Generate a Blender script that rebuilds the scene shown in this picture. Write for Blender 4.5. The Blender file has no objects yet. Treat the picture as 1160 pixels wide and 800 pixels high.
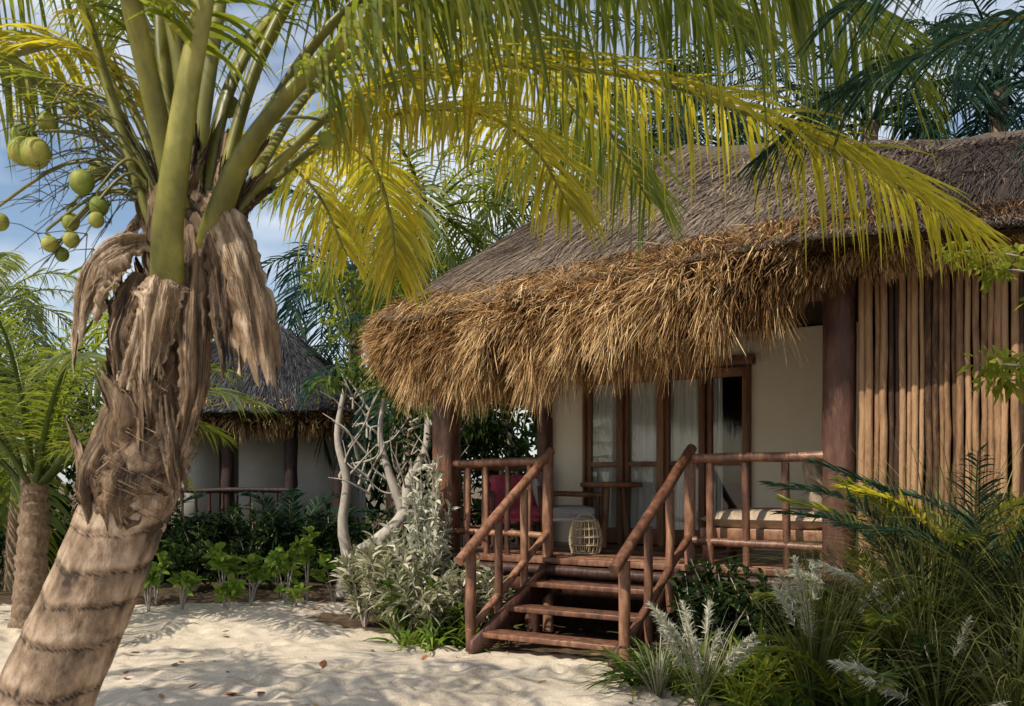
import bpy, math, random
import numpy as np
from mathutils import Vector, noise as mnoise
rng=np.random.default_rng(7)
random.seed(7)
Z3=np.array([0,0,1.0])
scene=bpy.context.scene

# ------------------------------------------------------------------ mesh helpers
class MB:
    def __init__(s): s.v=[];s.f=[];s.a=[];s.n=0
    def add(s,v,f,a=0.5):
        v=np.asarray(v,float).reshape(-1,3); f=np.asarray(f,int)
        s.v.append(v); s.f.append(f+s.n)
        s.a.append(np.broadcast_to(np.asarray(a,float),(len(v),)).copy()); s.n+=len(v)
    def strips(s,P,W,val):
        n,k,_=P.shape
        V=np.stack([P-W,P+W],axis=2).reshape(-1,3)
        i=np.arange(n)[:,None]*(2*k)+np.arange(k-1)[None,:]*2
        i=i.reshape(-1)
        F=np.stack([i,i+1,i+3,i+2],axis=1)
        val=np.asarray(val,float)
        if val.ndim==1: val=np.repeat(val[:,None],k,1)
        s.add(V,F,np.repeat(val.reshape(-1),2))
    def grid(s,G,val=0.5,wrap=False):
        a,b,_=G.shape
        idx=np.arange(a*b).reshape(a,b)
        if wrap: idx=np.concatenate([idx,idx[:,:1]],1)
        F=np.stack([idx[:-1,:-1],idx[:-1,1:],idx[1:,1:],idx[1:,:-1]],-1).reshape(-1,4)
        v=np.asarray(val,float)
        if v.ndim==2: v=v.reshape(-1)
        s.add(G.reshape(-1,3),F,v)
    def tube(s,C,r,sides=10,val=0.5,rough=0.0,flat=1.0,cap=True):
        C=np.asarray(C,float); k=len(C); r=np.broadcast_to(np.asarray(r,float),(k,))
        T=np.gradient(C,axis=0); T/=np.linalg.norm(T,axis=1)[:,None]+1e-9
        ref=np.array([0,0,1.0]) if abs(T[:,2]).mean()<0.8 else np.array([0.0,1,0])
        A=np.cross(T,ref); A/=np.linalg.norm(A,axis=1)[:,None]+1e-9
        B=np.cross(A,T)
        th=np.linspace(0,2*math.pi,sides,endpoint=False)
        rr=r[:,None]*(1+rough*rng.uniform(-1,1,(k,sides)))
        G=C[:,None]+A[:,None]*(rr*np.cos(th))[...,None]+B[:,None]*(rr*np.sin(th)*flat)[...,None]
        s.grid(G,val,wrap=True)
        if cap:
            for e in (0,k-1):
                ring=G[e]; c=ring.mean(0)
                V=np.vstack([ring,c]); ii=np.arange(sides)
                a=val[e].mean() if isinstance(val,np.ndarray) and val.ndim==2 else (val if np.isscalar(val) else 0.5)
                s.add(V,np.stack([ii,(ii+1)%sides,np.full(sides,sides)],1),a)
    def log(s,a,b,r,r2=None,sides=10,wob=0.006,val=None):
        a=np.array(a,float); b=np.array(b,float); L=np.linalg.norm(b-a)
        k=max(4,int(L/0.2)+1); t=np.linspace(0,1,k)
        C=a+(b-a)*t[:,None]
        w=rng.normal(0,wob,(k,3)); w[0]=w[-1]=0; w=(w+np.roll(w,1,0))/2
        C=C+w*np.minimum(1,4*t*(1-t))[:,None]
        rr=np.linspace(r,r if r2 is None else r2,k)*(1+rng.uniform(-.05,.05,k))
        s.tube(C,rr,sides,rng.uniform(0,1) if val is None else val,0.03)
    def box(s,c,h,val=None,rz=0.0,tilt=None):
        c=np.array(c,float);h=np.array(h,float)
        V=np.array([[x,y,z] for x in(-1,1) for y in(-1,1) for z in(-1,1)],float)*h
        if tilt is not None:
            ca,sa=math.cos(tilt),math.sin(tilt); R=np.array([[1,0,0],[0,ca,-sa],[0,sa,ca]]); V=V@R.T
        if rz:
            ca,sa=math.cos(rz),math.sin(rz); R=np.array([[ca,-sa,0],[sa,ca,0],[0,0,1]]); V=V@R.T
        F=[[0,1,3,2],[4,6,7,5],[0,4,5,1],[2,3,7,6],[0,2,6,4],[1,5,7,3]]
        s.add(V+c,F,rng.uniform(0,1) if val is None else val)
    def mesh(s,name):
        me=bpy.data.meshes.new(name)
        V=np.concatenate(s.v)
        me.vertices.add(len(V)); me.vertices.foreach_set('co',V.astype(np.float32).ravel())
        loops=np.concatenate([f.ravel() for f in s.f])
        cnt=np.concatenate([np.full(len(f),f.shape[1]) for f in s.f])
        st=np.concatenate([[0],np.cumsum(cnt)[:-1]])
        me.loops.add(len(loops)); me.loops.foreach_set('vertex_index',loops.astype(np.int32))
        me.polygons.add(len(cnt)); me.polygons.foreach_set('loop_start',st.astype(np.int32))
        at=me.attributes.new('v','FLOAT','POINT'); at.data.foreach_set('value',np.concatenate(s.a).astype(np.float32))
        me.update(calc_edges=True)
        return me
    def obj(s,name,mat,parent=None,smooth=False,bevel=0,label=None,cat=None):
        me=s.mesh(name); me.materials.append(mat)
        if smooth: me.polygons.foreach_set('use_smooth',[True]*len(me.polygons))
        o=bpy.data.objects.new(name,me); scene.collection.objects.link(o)
        if parent is not None: o.parent=parent
        if bevel:
            m=o.modifiers.new('b','BEVEL'); m.width=bevel; m.segments=2; m.limit_method='ANGLE'
        if label: o["label"]=label
        if cat: o["category"]=cat
        return o
def empty(name,label,cat,loc=(0,0,0),rz=0,group=None):
    o=bpy.data.objects.new(name,None); scene.collection.objects.link(o)
    o.location=loc; o.rotation_euler=(0,0,rz); o.empty_display_size=0.2
    o["label"]=label;o["category"]=cat
    if group:o["group"]=group
    return o
def cr(pts,n):
    P=np.array(pts,float); P=np.vstack([2*P[0]-P[1],P,2*P[-1]-P[-2]]); m=len(P)-3
    u=np.linspace(0,m-1e-6,n); i=u.astype(int); t=(u-i)[:,None]
    a,b,c,d=P[i],P[i+1],P[i+2],P[i+3]
    return 0.5*((2*b)+(c-a)*t+(2*a-5*b+4*c-d)*t*t+(3*b-a-3*c+d)*t**3)
def nrm(a): return a/(np.linalg.norm(a,axis=-1,keepdims=True)+1e-9)
def ipl(C,t):
    x=np.linspace(0,1,len(C)); return np.stack([np.interp(t,x,C[:,j]) for j in range(C.shape[1])],-1)

# ------------------------------------------------------------------ materials
def newmat(name):
    m=bpy.data.materials.new(name); m.use_nodes=True; nt=m.node_tree
    return m,nt,nt.nodes['Principled BSDF']
def ramp(nt,stops):
    r=nt.nodes.new('ShaderNodeValToRGB'); e=r.color_ramp.elements
    while len(e)<len(stops): e.new(0.5)
    for i,(p,c) in enumerate(stops): e[i].position=p; e[i].color=(*c,1)
    return r
def N(nt,t,**kw):
    n=nt.nodes.new(t)
    for k,v in kw.items(): setattr(n,k,v)
    return n
def mathn(nt,op,a,b):
    n=N(nt,'ShaderNodeMath',operation=op)
    for i,x in enumerate((a,b)):
        if isinstance(x,(int,float)): n.inputs[i].default_value=x
        else: nt.links.new(x,n.inputs[i])
    return n.outputs[0]
def strawmat(name,stops):
    m,nt,b=newmat(name); nt.nodes.remove(b); d=N(nt,'ShaderNodeBsdfDiffuse')
    a=N(nt,'ShaderNodeAttribute',attribute_name='v'); r=ramp(nt,stops)
    nt.links.new(a.outputs['Fac'],r.inputs[0]); nt.links.new(r.outputs[0],d.inputs[0]); nt.links.new(d.outputs[0],nt.nodes['Material Output'].inputs[0])
    return m
def surf(name,stops,scale=8,stretch=(1,1,1),rough=.7,bump=.3,att=.5,nz=.6,detail=4,bdist=.02,spec=.3):
    m,nt,b=newmat(name); L=nt.links
    a=N(nt,'ShaderNodeAttribute',attribute_name='v')
    r=ramp(nt,stops); L.new(r.outputs[0],b.inputs['Base Color'])
    b.inputs['Roughness'].default_value=rough
    b.inputs['Specular IOR Level'].default_value=spec
    tc=N(nt,'ShaderNodeTexCoord'); mp=N(nt,'ShaderNodeMapping'); mp.inputs['Scale'].default_value=stretch
    L.new(tc.outputs['Object'],mp.inputs[0])
    n=N(nt,'ShaderNodeTexNoise'); n.inputs['Scale'].default_value=scale; n.inputs['Detail'].default_value=detail; n.inputs['Roughness'].default_value=.65
    L.new(mp.outputs[0],n.inputs['Vector'])
    f=mathn(nt,'ADD',mathn(nt,'MULTIPLY',mathn(nt,'SUBTRACT',n.outputs[0],.5),nz*2),.5)
    f=mathn(nt,'ADD',f,mathn(nt,'MULTIPLY',mathn(nt,'SUBTRACT',a.outputs['Fac'],.5),att))
    L.new(f,r.inputs[0])
    if bump:
        bp=N(nt,'ShaderNodeBump'); bp.inputs['Strength'].default_value=bump; bp.inputs['Distance'].default_value=bdist
        L.new(n.outputs[0],bp.inputs['Height']); L.new(bp.outputs[0],b.inputs['Normal'])
    return m
def leafmat(name,stops,tcol,tf=.4,rough=.45,spec=.4):
    m,nt,b=newmat(name); L=nt.links
    if spec==.4:
        nt.nodes.remove(b); b=N(nt,'ShaderNodeBsdfDiffuse'); col=b.inputs[0]
    else:
        b.inputs['Roughness'].default_value=rough; b.inputs['Specular IOR Level'].default_value=spec; col=b.inputs['Base Color']
    a=N(nt,'ShaderNodeAttribute',attribute_name='v')
    r=ramp(nt,stops); L.new(a.outputs['Fac'],r.inputs[0]); L.new(r.outputs[0],col)
    t=N(nt,'ShaderNodeBsdfTranslucent')
    mx=N(nt,'ShaderNodeMix',data_type='RGBA'); mx.blend_type='MIX'; mx.inputs[0].default_value=.6
    L.new(r.outputs[0],mx.inputs[6]); mx.inputs[7].default_value=(*tcol,1); L.new(mx.outputs[2],t.inputs[0])
    ms=N(nt,'ShaderNodeMixShader'); ms.inputs[0].default_value=tf
    L.new(b.outputs[0],ms.inputs[1]); L.new(t.outputs[0],ms.inputs[2])
    L.new(ms.outputs[0],nt.nodes['Material Output'].inputs[0])
    return m
M_wood=surf('red_wood',[(.2,(.05,.021,.013)),(.55,(.17,.076,.043)),(.9,(.37,.19,.11))],14,(1,1,.35),.42,.5,.5,.65,spec=.5)
M_dwood=surf('dark_wood',[(.2,(.03,.014,.011)),(.6,(.095,.043,.03)),(.95,(.19,.10,.065))],14,(1,1,.3),.5,.5,.5,.6)
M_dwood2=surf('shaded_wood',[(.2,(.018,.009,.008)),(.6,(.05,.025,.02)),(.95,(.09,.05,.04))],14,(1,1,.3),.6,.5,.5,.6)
M_door=surf('door_wood',[(.2,(.10,.045,.024)),(.6,(.25,.125,.068)),(.95,(.38,.21,.12))],12,(1,1,.2),.5,.3,.4,.5)
M_stick=surf('stick_wood',[(.15,(.045,.022,.012)),(.5,(.18,.095,.047)),(.9,(.38,.225,.12))],12,(2,2,.4),.65,.8,1.0,.6)
M_plaster=surf('plaster',[(.2,(.78,.69,.55)),(.7,(.87,.80,.67))],2.5,(1,1,1),.9,.15,.1,.4)
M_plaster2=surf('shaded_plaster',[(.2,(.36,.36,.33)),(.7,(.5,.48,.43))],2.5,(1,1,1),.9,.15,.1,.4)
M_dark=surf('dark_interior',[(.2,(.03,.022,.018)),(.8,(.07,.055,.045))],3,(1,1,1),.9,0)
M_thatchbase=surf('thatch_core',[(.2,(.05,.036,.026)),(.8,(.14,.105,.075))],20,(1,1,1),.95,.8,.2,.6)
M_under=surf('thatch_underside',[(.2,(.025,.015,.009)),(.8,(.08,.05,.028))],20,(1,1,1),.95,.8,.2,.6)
M_roofstraw=strawmat('weathered_straw',[(.05,(.05,.04,.035)),(.45,(.21,.16,.122)),(.8,(.40,.315,.23)),(1.0,(.50,.37,.22))])
M_fringe=strawmat('golden_straw',[(.0,(.035,.017,.008)),(.3,(.19,.098,.04)),(.6,(.45,.27,.118)),(1.0,(.84,.62,.34))])
M_roofstraw2=strawmat('shaded_grey_straw',[(.1,(.022,.023,.028)),(.5,(.07,.07,.075)),(.9,(.16,.155,.155))])  # grey straw of the far hut, with tree shade worked into its colours
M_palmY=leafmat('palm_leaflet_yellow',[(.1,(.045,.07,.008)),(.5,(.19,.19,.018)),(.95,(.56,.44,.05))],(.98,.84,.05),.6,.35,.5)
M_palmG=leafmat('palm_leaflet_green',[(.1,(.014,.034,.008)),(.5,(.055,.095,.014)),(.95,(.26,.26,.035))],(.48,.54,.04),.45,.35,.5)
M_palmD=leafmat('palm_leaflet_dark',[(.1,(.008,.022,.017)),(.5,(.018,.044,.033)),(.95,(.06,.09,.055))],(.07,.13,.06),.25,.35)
M_leafG=leafmat('leaf_green',[(.1,(.016,.035,.01)),(.5,(.05,.09,.018)),(.95,(.15,.19,.04))],(.25,.35,.04),.35)
M_leafD=leafmat('leaf_dark',[(.1,(.006,.014,.007)),(.5,(.02,.04,.014)),(.95,(.065,.09,.03))],(.08,.13,.025),.25)
M_leafB=leafmat('leaf_bright',[(.1,(.06,.12,.02)),(.5,(.14,.24,.04)),(.95,(.32,.42,.09))],(.45,.55,.07),.4)
M_leafY=leafmat('leaf_yellow_green',[(.1,(.05,.08,.012)),(.5,(.15,.19,.028)),(.95,(.36,.37,.07))],(.6,.6,.07),.5)
M_silver=leafmat('leaf_silver',[(.1,(.15,.17,.10)),(.5,(.40,.41,.30)),(.95,(.80,.76,.64))],(.5,.5,.38),.25)
M_purple=leafmat('leaf_bronze',[(.1,(.07,.075,.035)),(.5,(.26,.27,.15)),(.95,(.78,.68,.56))],(.45,.45,.25),.3)
M_grass=leafmat('grass_blade',[(.1,(.022,.03,.01)),(.5,(.09,.11,.032)),(.95,(.34,.31,.14))],(.35,.38,.09),.4)
M_petiole=surf('petiole',[(.1,(.045,.045,.012)),(.5,(.165,.16,.03)),(.95,(.42,.36,.10))],6,(1,1,.5),.4,.1,.9,.75,spec=.4)
M_trunk=surf('palm_trunk_bark',[(.05,(.045,.03,.021)),(.45,(.24,.165,.11)),(.9,(.49,.375,.275))],26,(1,1,.6),.85,.6,1.0,.5)
M_bark=surf('pale_bark',[(.1,(.17,.14,.115)),(.5,(.36,.315,.27)),(.9,(.55,.5,.44))],12,(1,1,.5),.85,.4,.3,.5)
M_husk=surf('fibre_husk',[(.08,(.02,.012,.007)),(.45,(.12,.074,.041)),(.75,(.25,.168,.10)),(1.0,(.50,.385,.28))],34,(1,1,.16),.7,.5,1.0,.6)
M_coco=surf('green_coconut',[(.1,(.08,.12,.018)),(.5,(.18,.22,.035)),(.9,(.38,.33,.08))],14,(1,1,1),.6,.15,.6,.7,spec=.3)

# ------------------------------------------------------------------ ground
def hutlocal(X,Y):
    dx=X+0.7; dy=Y-10.4
    return .836*dx-.549*dy, .549*dx+.836*dy
def gz(X,Y):
    return 0.035*np.sin(X*1.3+.5*Y)+.03*np.sin(Y*1.7-X*.6+1)+.015*np.sin(X*4.1+1.7*Y)*np.sin(Y*3.1)
def build_ground():
    def ax(lo,hi,step,far):
        c=np.arange(lo,hi,step); g=step; a=[c[-1]]; 
        while a[-1]<far: g*=1.25; a.append(a[-1]+g)
        b=[c[0]]; g=step
        while b[-1]>-far: g*=1.25; b.append(b[-1]-g)
        return np.concatenate([b[1:][::-1],c,a[1:]])
    xs=ax(-6,4,.03,500); ys=ax(5.2,14,.03,500)
    X,Y=np.meshgrid(xs,ys,indexing='ij')
    near=np.exp(-((np.maximum(0,np.hypot(X,Y-8)-14))/6)**2)
    Zz=gz(X,Y)*near
    fr=np.random.default_rng(3)
    nd=1500
    px=fr.uniform(-6,3,nd);py=fr.uniform(5.2,13,nd);pr=fr.uniform(.04,.13,nd);pd=fr.uniform(.008,.03,nd)
    for a,b,r,d in zip(px,py,pr,pd):
        i0,i1=np.searchsorted(xs,[a-3*r,a+3*r]);j0,j1=np.searchsorted(ys,[b-3*r,b+3*r])
        q=((X[i0:i1,j0:j1]-a)**2+(Y[i0:i1,j0:j1]-b)**2)/(r*r)
        Zz[i0:i1,j0:j1]+= -d*np.exp(-q*1.2)+ d*.6*np.exp(-(np.sqrt(q)-1.3)**2*5)
    lx,ly=hutlocal(X,Y)
    edge=-1.0-np.maximum(0,lx-2.7)*.75
    bed=np.clip((ly-edge)/.35+.5,0,1)*np.where(lx<-.9,np.clip(1-(-.9-lx)/.6,0,1),1)
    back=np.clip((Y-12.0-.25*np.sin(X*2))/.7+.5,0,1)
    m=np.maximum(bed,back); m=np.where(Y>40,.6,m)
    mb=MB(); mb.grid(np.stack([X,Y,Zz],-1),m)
    mat,nt,b=newmat('sand'); L=nt.links
    tc=N(nt,'ShaderNodeTexCoord'); a=N(nt,'ShaderNodeAttribute',attribute_name='v')
    def nz(s,d): 
        n=N(nt,'ShaderNodeTexNoise'); n.inputs['Scale'].default_value=s;n.inputs['Detail'].default_value=d;n.inputs['Roughness'].default_value=.7; L.new(tc.outputs['Object'],n.inputs['Vector']); return n.outputs[0]
    n1=nz(1.2,4);n2=nz(60,3);n3=nz(9,5)
    f=mathn(nt,'ADD',mathn(nt,'MULTIPLY',n1,.45),mathn(nt,'MULTIPLY',n2,.55))
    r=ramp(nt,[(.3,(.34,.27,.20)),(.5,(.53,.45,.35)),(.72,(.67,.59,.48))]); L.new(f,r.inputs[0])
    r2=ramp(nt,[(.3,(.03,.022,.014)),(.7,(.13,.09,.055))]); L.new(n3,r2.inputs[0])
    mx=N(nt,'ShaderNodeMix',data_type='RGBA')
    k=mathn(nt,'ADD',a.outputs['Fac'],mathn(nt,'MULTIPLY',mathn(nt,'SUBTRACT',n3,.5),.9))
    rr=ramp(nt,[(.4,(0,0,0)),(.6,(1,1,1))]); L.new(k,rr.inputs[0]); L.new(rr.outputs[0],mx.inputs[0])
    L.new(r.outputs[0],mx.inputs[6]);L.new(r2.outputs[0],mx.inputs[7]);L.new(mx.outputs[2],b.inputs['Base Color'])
    b.inputs['Roughness'].default_value=.95; b.inputs['Specular IOR Level'].default_value=.1
    bp=N(nt,'ShaderNodeBump'); bp.inputs['Strength'].default_value=.7; bp.inputs['Distance'].default_value=.02
    L.new(mathn(nt,'ADD',n3,mathn(nt,'MULTIPLY',n2,.4)),bp.inputs['Height']); L.new(bp.outputs[0],b.inputs['Normal'])
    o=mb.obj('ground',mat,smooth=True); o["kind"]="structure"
build_ground()

# ------------------------------------------------------------------ thatch roof
def thatch(parent,path,ridgef,ns,nv,nf,nr,dropf,scalef,frac_front,mat_roof,mat_fr,len_s=1.0,zc=3.0,swid=1.0,ntop=9000,eavez=3.25,shade_tone=None):
    P=np.array(path,float)
    C=cr(P,1200); d=np.concatenate([[0],np.cumsum(np.linalg.norm(np.diff(C,axis=0),axis=1))])
    u=np.linspace(0,d[-1],ns); E=np.stack([np.interp(u,d,C[:,j]) for j in range(3)],-1)
    R=np.array([ridgef(e) for e in E],float)
    v=np.linspace(0,1,nv)
    G=E[:,None]*(1-v)[None,:,None]+R[:,None]*v[None,:,None]
    G[...,2]+=.12*np.sin(math.pi*v)[None,:]
    nzv=np.array([[mnoise.noise(Vector((g[0]*1.3,g[1]*1.3,g[2]*1.3)))+.5*mnoise.noise(Vector((g[0]*3.3,g[1]*3.3,g[2]*3))) for g in row] for row in G])
    G[...,2]+=.06*nzv
    mb=MB(); mb.grid(G,.5); roof=mb.obj('roof',M_thatchbase,parent,smooth=True)
    T=np.gradient(E,axis=0); T[:,2]=0; T=nrm(T); O=np.stack([-T[:,1],T[:,0],0*T[:,0]],-1)
    cen=R.mean(0)
    if np.sum((E-cen)*O)<0: O=-O
    def samp(si,vi):
        si=np.clip(si,0,ns-1.001);vi=np.clip(vi,0,nv-1.001)
        a=si.astype(int);b=vi.astype(int);fa=(si-a)[:,None];fb=(vi-b)[:,None]
        return (G[a,b]*(1-fa)+G[a+1,b]*fa)*(1-fb)+(G[a,b+1]*(1-fa)+G[a+1,b+1]*fa)*fb
    def pick(n):
        m=rng.uniform(0,1,n)<.93
        return np.where(m,rng.uniform(0,frac_front,n),rng.uniform(frac_front,1,n))*(ns-1)
    si=pick(nr); vi=1-np.sqrt(rng.uniform(0,1,nr)); 
    sl=np.linalg.norm(R-E,axis=1)[si.astype(int)]
    ln=rng.uniform(.3,.85,nr)*len_s
    k=5; P4=[]
    js=rng.normal(0,1,nr); li=rng.uniform(.1,1.4,nr)
    for j in range(k):
        q=j/(k-1)
        p=samp(si+js*q*.9,(vi-q*ln/sl)*(nv-1))
        lift=.012+.045*q*q*li
        Oo=O[si.astype(int)]
        p=p+ (Oo*.6+Z3*.8)*lift[:,None]
        over=np.minimum(.22,np.maximum(0,-(vi-q*ln/sl))*sl)
        p=p+Oo*(over*.8)[:,None]-Z3*(over*.5)[:,None]
        P4.append(p)
    P4=np.stack(P4,1); Ts=T[si.astype(int)]
    w=rng.uniform(.0028,.007,nr)*swid
    W=Ts[:,None]*w[:,None,None]*np.array([1,1,1,.8,.2])[None,:,None]
    patch=np.array([mnoise.noise(Vector((p[0]*.9,p[1]*.9,p[2]*2))) for p in P4[:,2]])
    vv=rng.beta(2,2.4,nr)*.85+.2*(1-np.minimum(1,vi*4))+.25*patch
    if shade_tone is not None: vv=vv+shade_tone(P4[:,2])
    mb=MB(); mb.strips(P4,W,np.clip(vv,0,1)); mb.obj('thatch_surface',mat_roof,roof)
    def eav(n):
        si=pick(n); ii=si.astype(int)
        Ei=E[ii]+(E[np.minimum(ii+1,ns-1)]-E[ii])*(si-ii)[:,None]
        return si,ii,Ei,O[ii],T[ii],np.array([dropf(e) for e in Ei]),np.array([scalef(e) for e in Ei])
    mb=MB(); k=6; q=np.linspace(0,1,k)
    si,ii,Ei,Oi,Ti,dr,sf=eav(nf)
    a=rng.uniform(0,1,nf); phi=np.radians(-84+124*a+rng.normal(0,8,nf))
    cl=np.array([mnoise.noise(Vector((s*.35,t*2.2,1.7))) for s,t in zip(si,a)])
    cl2=np.array([mnoise.noise(Vector((s*.8,t*3,5.7))) for s,t in zip(si,a)])
    cl3=np.array([mnoise.noise(Vector((s*1.3,t*4,15.7))) for s,t in zip(si,a)])
    D0=Oi*np.cos(phi)[:,None]+Z3*np.sin(phi)[:,None]
    base=Ei-Oi*(.22)+D0*(.22*sf)[:,None]; base[:,2]+= (zc-eavez)-dr
    base=base-Oi*((1-a)*.10)[:,None]
    D=nrm(D0+Ti*(.9*cl2+rng.normal(0,.18,nf))[:,None]+Z3*(.55*cl3)[:,None]+rng.normal(0,.07,(nf,3)))
    Ln=rng.uniform(.19,.32,nf)*len_s*sf*(1+.4*cl); gr=rng.uniform(.1,.75,nf)
    curl=Ti*(rng.normal(0,.16,nf))[:,None]
    Pf=base[:,None]+D[:,None]*(Ln[:,None]*q)[...,None]-Z3*((gr*Ln)[:,None]*q**2)[...,None]+curl[:,None]*(Ln[:,None]*q**2)[...,None]
    w=rng.uniform(.0024,.0055,nf)*swid
    side=nrm(np.cross(D,rng.normal(0,1,(nf,3))*.6+Oi))
    W=side[:,None]*(w[:,None]*np.array([1,1,1,.9,.6,.12]))[...,None]
    val=np.clip(.22+.30*a+rng.normal(0,.2,nf)+.5*cl,0,1)
    mb.strips(Pf,W,np.clip(val[:,None]+np.linspace(-.28,.22,k)[None],0,1))
    si,ii,Ei,Oi,Ti,dr,sf=eav(ntop); uu=rng.uniform(-.02,.38,ntop)
    base=Ei-Oi*uu[:,None]+Z3*(uu*.62+.03+rng.uniform(-.03,.05,ntop))[:,None]
    cl2=np.array([mnoise.noise(Vector((s*.7,t*3,9.7))) for s,t in zip(si,uu)])
    D=nrm(Oi*.9-Z3*(.36+rng.normal(0,.2,ntop))[:,None]+Ti*(1.1*cl2+rng.normal(0,.2,ntop))[:,None])
    Ln=rng.uniform(.18,.36,ntop)*len_s*np.clip(sf,.3,1); gr=rng.uniform(.0,.6,ntop)
    Pf=base[:,None]+D[:,None]*(Ln[:,None]*q)[...,None]-Z3*((gr*Ln)[:,None]*q**2*np.maximum(.15,1-uu*1.4)[:,None])[...,None]
    W=nrm(np.cross(D,Oi*.4+Z3+rng.normal(0,.3,(ntop,3))))[:,None]*(rng.uniform(.0025,.0055,ntop)[:,None]*swid*np.array([1,1,1,.9,.6,.12]))[...,None]
    tn=.5-.5*uu+rng.normal(0,.2,ntop)
    if shade_tone is not None: tn=tn+shade_tone(Ei)
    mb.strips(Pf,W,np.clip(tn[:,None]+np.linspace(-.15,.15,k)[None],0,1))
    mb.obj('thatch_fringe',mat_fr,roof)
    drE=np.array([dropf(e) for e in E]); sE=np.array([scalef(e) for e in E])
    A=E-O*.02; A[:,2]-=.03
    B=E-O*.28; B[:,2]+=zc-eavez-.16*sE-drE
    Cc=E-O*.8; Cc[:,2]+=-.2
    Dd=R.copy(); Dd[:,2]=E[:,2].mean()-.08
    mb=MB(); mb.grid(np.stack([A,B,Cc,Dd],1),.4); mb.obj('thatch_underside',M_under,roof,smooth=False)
    return roof

HR=-0.5812
hut=empty('thatched_bungalow','thatched beach bungalow with raised wooden porch and glass doors','hut',(-.7,10.4,0),HR)
def hw(x,y,z): return (-.7+.836*x+.549*y,10.4-.549*x+.836*y,z)
def ridge1(e):
    x=min(max(e[0],1.5),11); z=5.68-.52*min(max((x-1.5)/3.2,0),1)
    return (x,3.0,z)
def drop1(e):
    if e[1]>1.5: return -.05
    return float(np.interp(e[0],[-.7,0,1.0,1.6,2.3,3.5,4.0,4.3,4.8,6],[-.05,-.02,.04,.05,.0,-.09,-.15,-.19,-.2,-.2]))
def scale1(e):
    if e[1]>1.5: return .8
    return float(np.interp(e[0],[-.7,.2,1.2,3.3,3.7,4.0,4.4,5,6],[1.0,1.12,1.22,1.2,1.05,.7,.45,.35,.22]))
path1=[(11.5,-.3,3.36),(8,-.3,3.36),(6.2,-.35,3.36),(5.2,-.5,3.36),(4.7,-.72,3.37),(3.6,-.78,3.37),(2.2,-.74,3.3),(.8,-.7,3.22),(0,-.66,3.2),(-.45,-.5,3.2),(-.66,0,3.2),(-.72,1.2,3.2),(-.72,3,3.2),(-.7,4.8,3.2),(-.5,5.9,3.2),(.2,6.5,3.2),(2,6.7,3.2),(6,6.7,3.2),(11.5,6.7,3.2)]
thatch(hut,path1,ridge1,300,26,70000,48000,drop1,scale1,.56,M_roofstraw,M_fringe,ntop=14000,shade_tone=lambda p:-.42*np.clip((p[:,0]-3.7)/1.3,0,1))  # painted shade: straw darkens towards the right end of the roof

# walls
mb=MB()
def wseg(x0,x1,y,z0,z1,t=.07): mb.box(((x0+x1)/2,y,(z0+z1)/2),((x1-x0)/2,t,(z1-z0)/2),.5)
wseg(.0,.55,2.15,.7,3.15); wseg(2.62,11,2.15,.7,3.15); wseg(.55,2.62,2.15,2.78,3.15)
mb.box((-.003,4.1,1.92),(.07,1.88,1.23),.5); mb.box((5.5,6.0,1.92),(5.5,.07,1.23),.5); mb.box((11,4.1,1.92),(.07,1.8,1.23),.5)
mb.obj('wall',M_plaster,hut,bevel=.01)
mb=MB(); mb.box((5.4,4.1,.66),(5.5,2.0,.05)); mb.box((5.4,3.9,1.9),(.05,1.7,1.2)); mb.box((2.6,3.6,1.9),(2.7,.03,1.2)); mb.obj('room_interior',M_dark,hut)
mb=MB()
for i in range(17):
    y=-.12+i*.133+.065
    mb.box((2.05,y,.715+rng.uniform(-.003,.003)),(2.28,.061,.03))
mb.obj('deck',M_wood,hut,bevel=.006)
mb=MB()
mb.log((-.22,-.15,.62),(4.35,-.15,.62),.055,sides=10); mb.box((2.05,-.12,.47),(2.25,.025,.075))
mb.log((-.2,-.1,.6),(-.2,2.1,.6),.07)
for x in (-.1,1.1,2.9,4.2):
    mb.log((x,-.03,-.15),(x,-.03,.64),.08)
mb.box((2.05,1.0,.3),(2.15,.04,.33)); 
mb.obj('deck_beam',M_dwood,hut,smooth=False)
def post(x,y,z0,z1,w,name='post',mat=M_dwood):
    mb=MB(); k=14; t=np.linspace(0,1,k); C=np.array([x,y,0])+np.stack([rng.normal(0,.004,k),rng.normal(0,.004,k),z0+(z1-z0)*t],-1)
    th=np.linspace(0,2*math.pi,16,endpoint=False)
    sq=1/np.maximum(abs(np.cos(th)),abs(np.sin(th))); sq=np.minimum(sq,1.22)
    rr=w*.5*sq[None]*(1+rng.uniform(-.03,.03,(k,16)))
    G=C[:,None]+np.stack([rr*np.cos(th),rr*np.sin(th),0*rr],-1)
    mb.grid(G,rng.uniform(.3,.7),wrap=True)
    return mb.obj(name,mat,hut,smooth=True)
post(0,0,-.1,3.0,.25,mat=M_wood); post(4.12,0,-.1,3.2,.25); post(0,2.02,.7,3.05,.17)
post(8.5,0,-.1,3.15,.25)
mb=MB(); mb.log((-.3,0,3.1),(4.25,0,3.1),.07); mb.obj('roof_beam',M_dwood,hut)
mb=MB(); mb.log((0,-.3,3.06),(0,2.1,3.06),.08); mb.obj('roof_beam',M_dwood,hut)
M_glass,nt,b=newmat('window_glass')
gl=N(nt,'ShaderNodeBsdfGlossy'); gl.inputs['Roughness'].default_value=.02; tr=N(nt,'ShaderNodeBsdfTransparent'); tr.inputs[0].default_value=(.93,.95,.94,1)
ms=N(nt,'ShaderNodeMixShader'); lw=N(nt,'ShaderNodeLayerWeight'); lw.inputs[0].default_value=.25
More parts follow.
